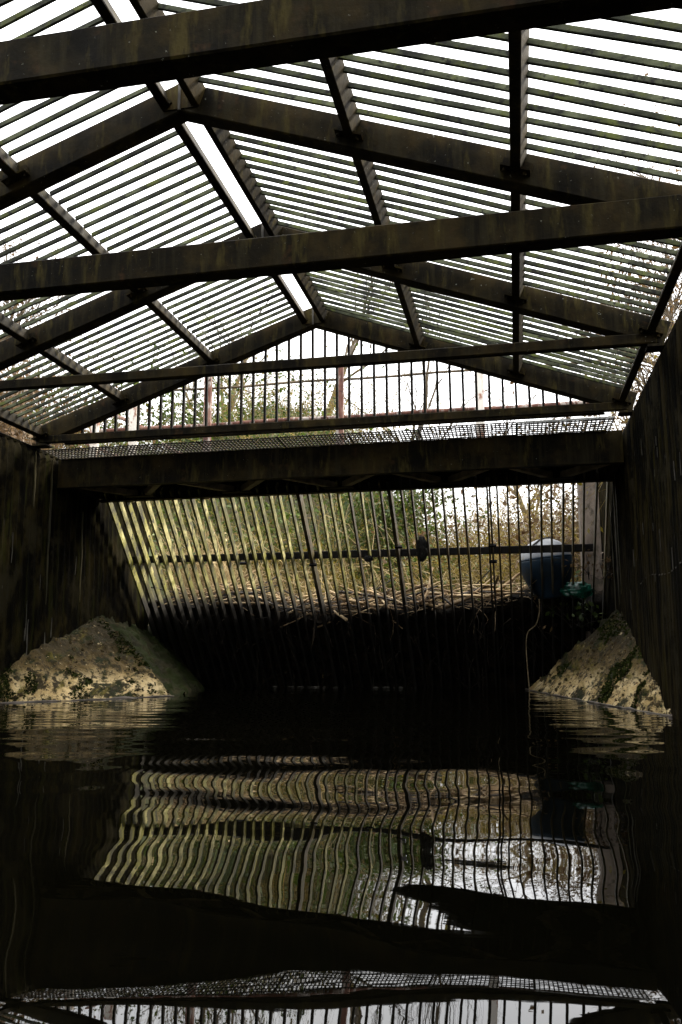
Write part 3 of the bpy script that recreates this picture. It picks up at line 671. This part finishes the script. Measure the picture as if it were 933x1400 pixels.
def crumple(name, c, size, mk, label, cat, seed, amp=.55, n=26):
    P = np.zeros((n, n * 2, 3))
    for i in range(n):
        for j in range(n * 2):
            t = math.pi * (i + .02) / (n - .96); f_ = 2 * math.pi * j / (n * 2 - 1); d = Vector((math.sin(t) * math.cos(f_), math.sin(t) * math.sin(f_), math.cos(t)))
            k = 1 + amp * (1 - 2 * abs(mnoise.noise(d * 2.2 + Vector((seed, 0, 0))))) * .6 + amp * .35 * mnoise.noise(d * 6 + Vector((0, seed, 0)))
            P[i, j] = [d[a] * size[a] * k for a in range(3)]
    return tag(link_mesh(name, grid_mesh(name, P), MT[mk], None, c), label, cat)
crumple('plastic_bag', (.545, 7.98, .90), (.105, .05, .055), 'bag', 'crumpled bright green plastic bag beside the float', 'bag', 3.3, .8)
crumple('rag', (-.80, yscr(1.27) - .03, 1.27), (.04, .025, .085), 'rag', 'black rag draped over the middle of the screen rail', 'rag', 7.7, .7)
crumple('rag', (-1.30, yscr(1.2) - .02, 1.20), (.03, .015, .022), 'rag', 'small dark rag snagged on the rail left of the big rag', 'rag', 1.7, .8)
pts = [(.215, 8.02, .83), (.213, 7.99, .72), (.18, 8.05, .60), (.105, 8.10, .53), (.085, 8.14, .40), (.09, 8.17, .22), (.10, 8.2, .0), (.105, 8.22, -.15)]
def smooth_pts(p, k=5):
    p = np.array(p); out = []
    for i in range(len(p) - 1):
        a, b_, c, d = p[max(i - 1, 0)], p[i], p[i + 1], p[min(i + 2, len(p) - 1)]
        for t in np.linspace(0, 1, k, endpoint=False):
            out.append(tuple(.5 * ((2 * b_) + (-a + c) * t + (2 * a - 5 * b_ + 4 * c - d) * t * t + (-a + 3 * b_ - 3 * c + d) * t ** 3)))
    return out + [tuple(p[-1])]
b = MB(pts[0]); b.tube(smooth_pts(pts), .0048, 6); tag(b.build('rope', 'rope', None, True), 'frayed pale rope hanging from the debris down into the water', 'rope')
# foam line where the water seeps through
b = MB((-1.6, 8.8, 0)); 
for i in range(34):
    x = random.choice((random.gauss(-2.0, .12), random.gauss(-1.35, .1), random.uniform(-2.6, -1.0))); y = 8.62 + random.uniform(-.05, .05); r_ = random.uniform(.003, .011)
    b.tube([(x - r_ * 2.5, y, .008), (x, y + .004, .012), (x + r_ * 2.5, y, .008)], [r_ * .3, r_ * .6, r_ * .3], 5)
tag(b.build('foam_line', 'foam', None, True), 'thin line of foam on the black water at the foot of the screen', 'foam', None, 'stuff')

# leafy plant and snagged stems at the right end of the screen
def leafy(name, label, cat, loc, nst, ln, spread, leafmk, twigmk, nleaf, lsize, rad=.004, up=1.0, curl=.7, droop=.4, group=None, squash=(1, 1), seg=6, lower=0.0, box=None, stem='stem', leafname='foliage'):
    root = empty(name, loc, label, cat, group)
    if box is None: org = RNG.normal(0, .12 * spread, (nst, 3)) * np.array([1, 1, 0])
    else: org = np.stack([RNG.uniform(-box[0], box[0], nst), RNG.uniform(-box[1], box[1], nst), np.zeros(nst)], -1)
    org[:, 2] -= .05
    dr = np.stack([RNG.normal(0, spread, nst) * squash[0], RNG.normal(0, spread, nst) * squash[1], np.abs(RNG.normal(up, .35, nst))], -1)
    Pt, R = twigs(nst, org, dr, ln, rad, curl, droop, seg); V, Fq = tubes_np(Pt, R); link_mesh(stem, fast_mesh(stem, V, Fq), MT[twigmk], root)
    # side shoots
    k = RNG.integers(0, nst, nst * 4); s_ = RNG.integers(1, seg - 1, nst * 4); o2 = Pt[k, s_]; d2 = (Pt[k, s_ + 1] - Pt[k, s_]); d2 /= np.linalg.norm(d2, axis=1, keepdims=True); d2 = d2 + RNG.normal(0, .6, d2.shape)
    P2, R2 = twigs(nst * 4, o2, d2, ln * .38, rad * .5, .5, .3, 5); V, Fq = tubes_np(P2, R2); link_mesh('shoots', fast_mesh('shoots', V, Fq), MT[twigmk], root)['kind'] = 'stuff'
    if nleaf:
        allp = np.concatenate([Pt[:, 2:].reshape(-1, 3), P2[:, 1:].reshape(-1, 3)]); C = allp[RNG.integers(0, len(allp), nleaf)] + RNG.normal(0, lsize * 1.3, (nleaf, 3))
        V, Fq = leaves_np(C, lsize); link_mesh(leafname, fast_mesh(leafname, V, Fq), MT[leafmk], root)
    return root
leafy('weed_plant', 'small dark leafy weed growing between the bars at the right end of the screen', 'plant', (.60, 8.15, .62), 10, .5, .5, 'leafgreen', 'stickdark', 90, .03)
leafy('snagged_ivy', 'brown dead leaves snagged on the right end of the screen rail', 'plant', (.70, yscr(1.15) - .03, 1.02), 10, .30, .5, 'leafbrown', 'stickdark', 60, .022)

# ------------------------------------------------------------------ vegetation upstream
def gz(x, y): return ground_z(x, y)
shr = [
 # x, y, kind, stems, stem length, label
 (-5.0, 10.4, 'green', 150, 1.9, 'tangle of green brambles on the bank behind the left end of the screen'),
 (-4.2, 12.0, 'green', 130, 1.7, 'green bramble mound behind the left quarter of the screen'),
 (-2.9, 11.7, 'olive', 150, 1.5, 'mixed olive brambles left of the middle of the screen'),
 (-4.0, 14.0, 'green', 190, 2.2, 'taller green thicket left of the middle, well behind the screen'),
 (-1.8, 12.6, 'green', 140, 1.4, 'low green bramble mound behind the middle of the screen'),
 (-2.5, 15.2, 'olive', 190, 1.9, 'olive thicket at the back, behind the middle of the screen'),
 (-.6, 12.0, 'gold', 170, 1.3, 'golden twiggy willow scrub right of the middle of the screen'),
 (-.9, 14.4, 'gold', 380, 2.0, 'taller golden willow scrub behind the middle clamp of the screen'),
 (.4, 13.0, 'gold', 420, 1.8, 'golden willow scrub rising behind the pale float'),
 (.9, 11.2, 'gold', 260, 1.7, 'golden willow scrub behind the right end of the screen'),
 (.3, 16.2, 'gold', 420, 1.7, 'far golden willow scrub against the sky right of the middle'),
 (1.7, 14.6, 'gold', 420, 2.1, 'tall golden willow scrub at the far right'),
 (2.2, 12.0, 'olive', 170, 1.9, 'dense olive twigs beside the concrete pillar'),
 (-6.4, 12.0, 'green', 170, 2.2, 'green bramble bank far left behind the walkway'),
 (-7.4, 15.0, 'olive', 220, 3.0, 'brown and olive thicket on the high left bank'),
 (-5.6, 16.0, 'olive', 220, 2.4, 'olive thicket behind the rusty railing at the left'),
 (-4.0, 17.6, 'olive', 220, 2.0, 'far olive thicket below the bare trees'),
 (-9.6, 13.2, 'brown', 300, 3.0, 'high brown thicket seen through the lowest left roof bars'),
 (-7.8, 10.4, 'brown', 260, 2.6, 'brown hedge behind the left wall top near the walkway'),
 (-10.5, 16.5, 'brown', 300, 3.4, 'brown thicket on top of the left bank'),
 (2.55, 8.9, 'olive', 200, 2.6, 'olive scrub over the right wall top, beside the eaves purlin'),
 (1.95, 10.6, 'brown', 230, 2.7, 'dense brown twigs filling the gap between the right wall top and the eaves purlin'),
 (2.6, 12.4, 'brown', 170, 2.4, 'reddish brown hedge beyond the right wall near the walkway'),
 (2.9, 10.2, 'brown', 170, 2.5, 'reddish brown scrub just behind the right wall top'),
 (-.2, 11.0, 'green', 90, .8, 'low green weeds left of the pale float, at the back of the heap'),
 (-8.4, 12.4, 'green', 240, 2.6, 'green and brown thicket seen through the lowest left roof bars'),
 (-5.6, 18.5, 'olive', 240, 2.2, 'olive crest thicket behind the leftmost rusty post'),
 (-3.7, 18.6, 'olive', 200, 1.5, 'low crest thicket left of the middle rusty post'),
 (-6.2, 8.4, 'brown', 180, 1.7, 'brown hedge behind the left wall nearest the viewer'),
]
KD = {'olive': ('leafolive', 'twig', 2600, .028), 'green': ('leafgreen', 'twig', 4200, .034), 'gold': ('leafolive', 'twig', 2600, .022), 'brown': ('leafbrown', 'twigbrown', 9000, .032)}
for (x, y, kd, n, ln, lab) in shr:
    lm, tm, nl, ls = KD[kd]
    big = ln > 2.6
    leafy('shrub', lab, 'shrub', (x, y, gz(x, y) - .05), n, ln, .45 if kd == 'gold' else .5, lm, tm, nl, ls, .0055, .9 if kd in ('gold', 'brown') else .6, .9 if kd != 'gold' else 1.2, .9 if kd not in ('gold', 'brown') else .5,
          'scrub upstream of the bar screen', box=(1.3, .8) if big else (.85, .6))
leafy('ivy_bush', 'dense dark green bush seen through the middle of the screen', 'bush', (-2.05, 13.2, gz(-2.05, 13.2)), 60, 2.1, .3, 'leafgreen', 'twigbrown', 5200, .04, .006, 1.2, .5, .2, 'scrub upstream of the bar screen', box=(.35, .3))
leafy('ivy_bush', 'dark green ivy-covered bush showing between gable bars beside the leftmost rusty post', 'bush', (-6.0, 14.2, 2.6), 60, 2.9, .22, 'leafgreen', 'twigbrown', 6500, .045, .006, 1.4, .5, .2, 'scrub upstream of the bar screen', box=(.35, .3))
leafy('reed_clump', 'pale dry reeds leaning behind the left end of the screen', 'reeds', (-3.75, 9.9, .9), 260, .95, .30, 'straw', 'straw', 300, .035, .0075, 1.0, .4, .5, None, box=(.42, .3))
leafy('reed_clump', 'small clump of pale dry stems behind the fourth tenth of the screen', 'reeds', (-2.75, 10.3, .75), 70, .6, .4, 'straw', 'straw', 80, .03, .006, .8, .5, .6, None, box=(.3, .2))
# arching pale bramble canes over the green
n = 260; org = np.stack([RNG.uniform(-4.2, -.2, n), RNG.uniform(10, 12, n), np.zeros(n)], -1); org[:, 2] = [gz(a, c) for a, c in org[:, :2]]
dr = np.stack([RNG.normal(0, .8, n), RNG.normal(-.3, .4, n), RNG.uniform(.4, 1.2, n)], -1); Pt, R = twigs(n, org, dr, 1.8, .006, .6, 1.7, 9); V, Fq = tubes_np(Pt, R)
tag(link_mesh('bramble_canes', fast_mesh('bramble_canes', V, Fq), MT['straw']), 'pale arching bramble canes over the green bank behind the screen', 'brambles', None, 'stuff')
# grass
n = 42000; ox = RNG.uniform(-9, 4, n); oy = RNG.uniform(9.0, 19, n); keep = ~((ox > -3.86) & (ox < .95) & (oy < 9.6)); ox, oy = ox[keep], oy[keep]; n = len(ox)
oz = np.array([gz(a, c) for a, c in zip(ox, oy)]); hgt = RNG.uniform(.08, .34, n); a = RNG.uniform(0, 6.28, n); wd = .006
C = np.stack([ox, oy, oz - .02], -1); sd_ = np.stack([np.cos(a), np.sin(a), 0 * a], -1) * wd; tip = C + np.stack([RNG.normal(0, .4, n) * hgt, RNG.normal(0, .4, n) * hgt, hgt], -1)
V = np.stack([C - sd_, C + sd_, tip], 1).reshape(-1, 3); tag(link_mesh('grass', fast_mesh('grass', V, np.arange(n * 3).reshape(n, 3)), MT['grass']), 'rough grass over the banks upstream', 'grass', None, 'stuff')
n = 2500; ox = RNG.uniform(-3.6, .7, n); oy = 9.3 + RNG.beta(1.2, 2, n) * 2.5; C = np.stack([ox, oy, [max(gz(a, c), hz(a, min(c, 11.2))) + abs(RNG.normal(0, .1)) for a, c in zip(ox, oy)]], -1)
V, Fq = leaves_np(C, .03); tag(link_mesh('bank_weeds', fast_mesh('bank_weeds', V, Fq), MT['leafgreen']), 'low green weeds growing over the back of the debris heap', 'weeds', None, 'stuff')

def tree(name, label, x, y, h, rad, twmk='twigbrown', lean=(0, 0), leafn=0, leafmk='leafbrown', lv=4, spread=.55, group='bare trees upstream'):
    z0 = gz(x, y) - .1 if abs(x) < 60 else 2
    root = empty(name, (x, y, z0), label, 'tree', group)
    trunk = MB(); crownP = []; crownR = []; tips = []
    def grow(p, d, ln, r_, lvl):
        seg = 6; pts = [p.copy()]; rr = [r_]
        for i in range(seg - 1):
            d = (d + Vector((random.gauss(0, .10 + .04 * lvl), random.gauss(0, .10 + .04 * lvl), random.gauss(.02, .08)))).normalized(); p = p + d * ln / (seg - 1); pts.append(p.copy()); rr.append(r_ * (1 - .45 * (i + 1) / (seg - 1)))
        if lvl == 0: trunk.tube(pts, rr, 8)
        else: crownP.append(pts); crownR.append(rr)
        if lvl >= lv: tips.extend(pts[2:]); return
        nb = (5, 4, 4, 4, 3)[lvl]
        for k in range(nb):
            i = random.randint(2 if lvl else 2, seg - 1); ax = Vector((random.gauss(0, 1), random.gauss(0, 1), random.gauss(.1, .5))).normalized()
            nd = (d * (1 - spread * .6) + ax * spread + Vector((0, 0, .15))).normalized(); grow(pts[i], nd, ln * random.uniform(.5, .75), max(rr[i] * .55, .003), lvl + 1)
        grow(pts[-1], d, ln * .7, rr[-1] * .8, lvl + 1)
    grow(Vector((0, 0, 0)), Vector((lean[0], lean[1], 1)).normalized(), h * .42, rad, 0)
    link_mesh('trunk', trunk.mesh('trunk'), MT['bark'], root, (0, 0, 0), True)
    V, Fq = tubes_np(np.array([[tuple(q) for q in p] for p in crownP]), np.array(crownR), 4); link_mesh('crown', fast_mesh('crown', V, Fq), MT[twmk], root)
    if leafn:
        T = np.array([tuple(t) for t in tips]); C = T[RNG.integers(0, len(T), leafn)] + RNG.normal(0, .06, (leafn, 3)); V, Fq = leaves_np(C, .028); link_mesh('leaf', fast_mesh('leaf', V, Fq), MT[leafmk], root).name = 'foliage'
    return root
for args in (
    ('bare_tree', 'bare tree with brown leaves on the left bank beside the lower left roof bars', -8.6, 11.2, 4.2, .10, 'twigbrown', (.02, 0), 900, 'leafbrown', 4, .6),
    ('bare_tree', 'leafy-twigged bare tree overhanging the far left roof corner', -7.6, 8.8, 3.6, .08, 'twigbrown', (.0, 0), 900, 'leafbrown', 4, .6),
    ('bare_tree', 'bare twiggy tree behind the left gable bars', -6.6, 18.0, 6.5, .12, 'twigbrown', (0, 0), 300, 'leafolive', 4, .55),
    ('bare_tree', 'slender bare tree left of the middle rusty post', -4.6, 20.5, 7.0, .10, 'twigbrown', (.03, 0), 0, 'leafbrown', 4, .5),
    ('bare_tree', 'fine branched bare tree right of the middle rusty post', -2.6, 21.5, 7.2, .10, 'twigbrown', (0, 0), 0, 'leafbrown', 4, .5),
    ('bare_tree', 'thin bare tree with few leaves behind the pale railing post', .6, 21.0, 6.2, .09, 'twigbrown', (-.05, 0), 120, 'leafbrown', 4, .55),
    ('bare_tree', 'bare tree with reddish leaves beyond the right roof bars', 3.6, 11.5, 6.0, .11, 'twigbrown', (-.12, 0), 700, 'leafbrown', 4, .6),
    ('bare_tree', 'bare leaning tree close behind the right wall, reddish leaves', 2.9, 8.2, 5.2, .09, 'twigbrown', (-.10, .05), 600, 'leafbrown', 4, .6),
    ('bare_tree', 'bushy russet tree crowding the gap between the right wall and the eaves purlin', 1.95, 9.2, 4.6, .07, 'twigbrown', (.02, 0), 1900, 'leafbrown', 4, .62),
    ('bare_tree', 'taller russet tree seen through the lowest right roof bars', 2.6, 11.6, 5.6, .08, 'twigbrown', (-.03, 0), 1600, 'leafbrown', 4, .6),
    ('bare_tree', 'golden twigged tree at the right end of the walkway', 2.2, 16.5, 4.6, .08, 'twig', (-.1, 0), 500, 'leafolive', 4, .55),
): tree(*args)
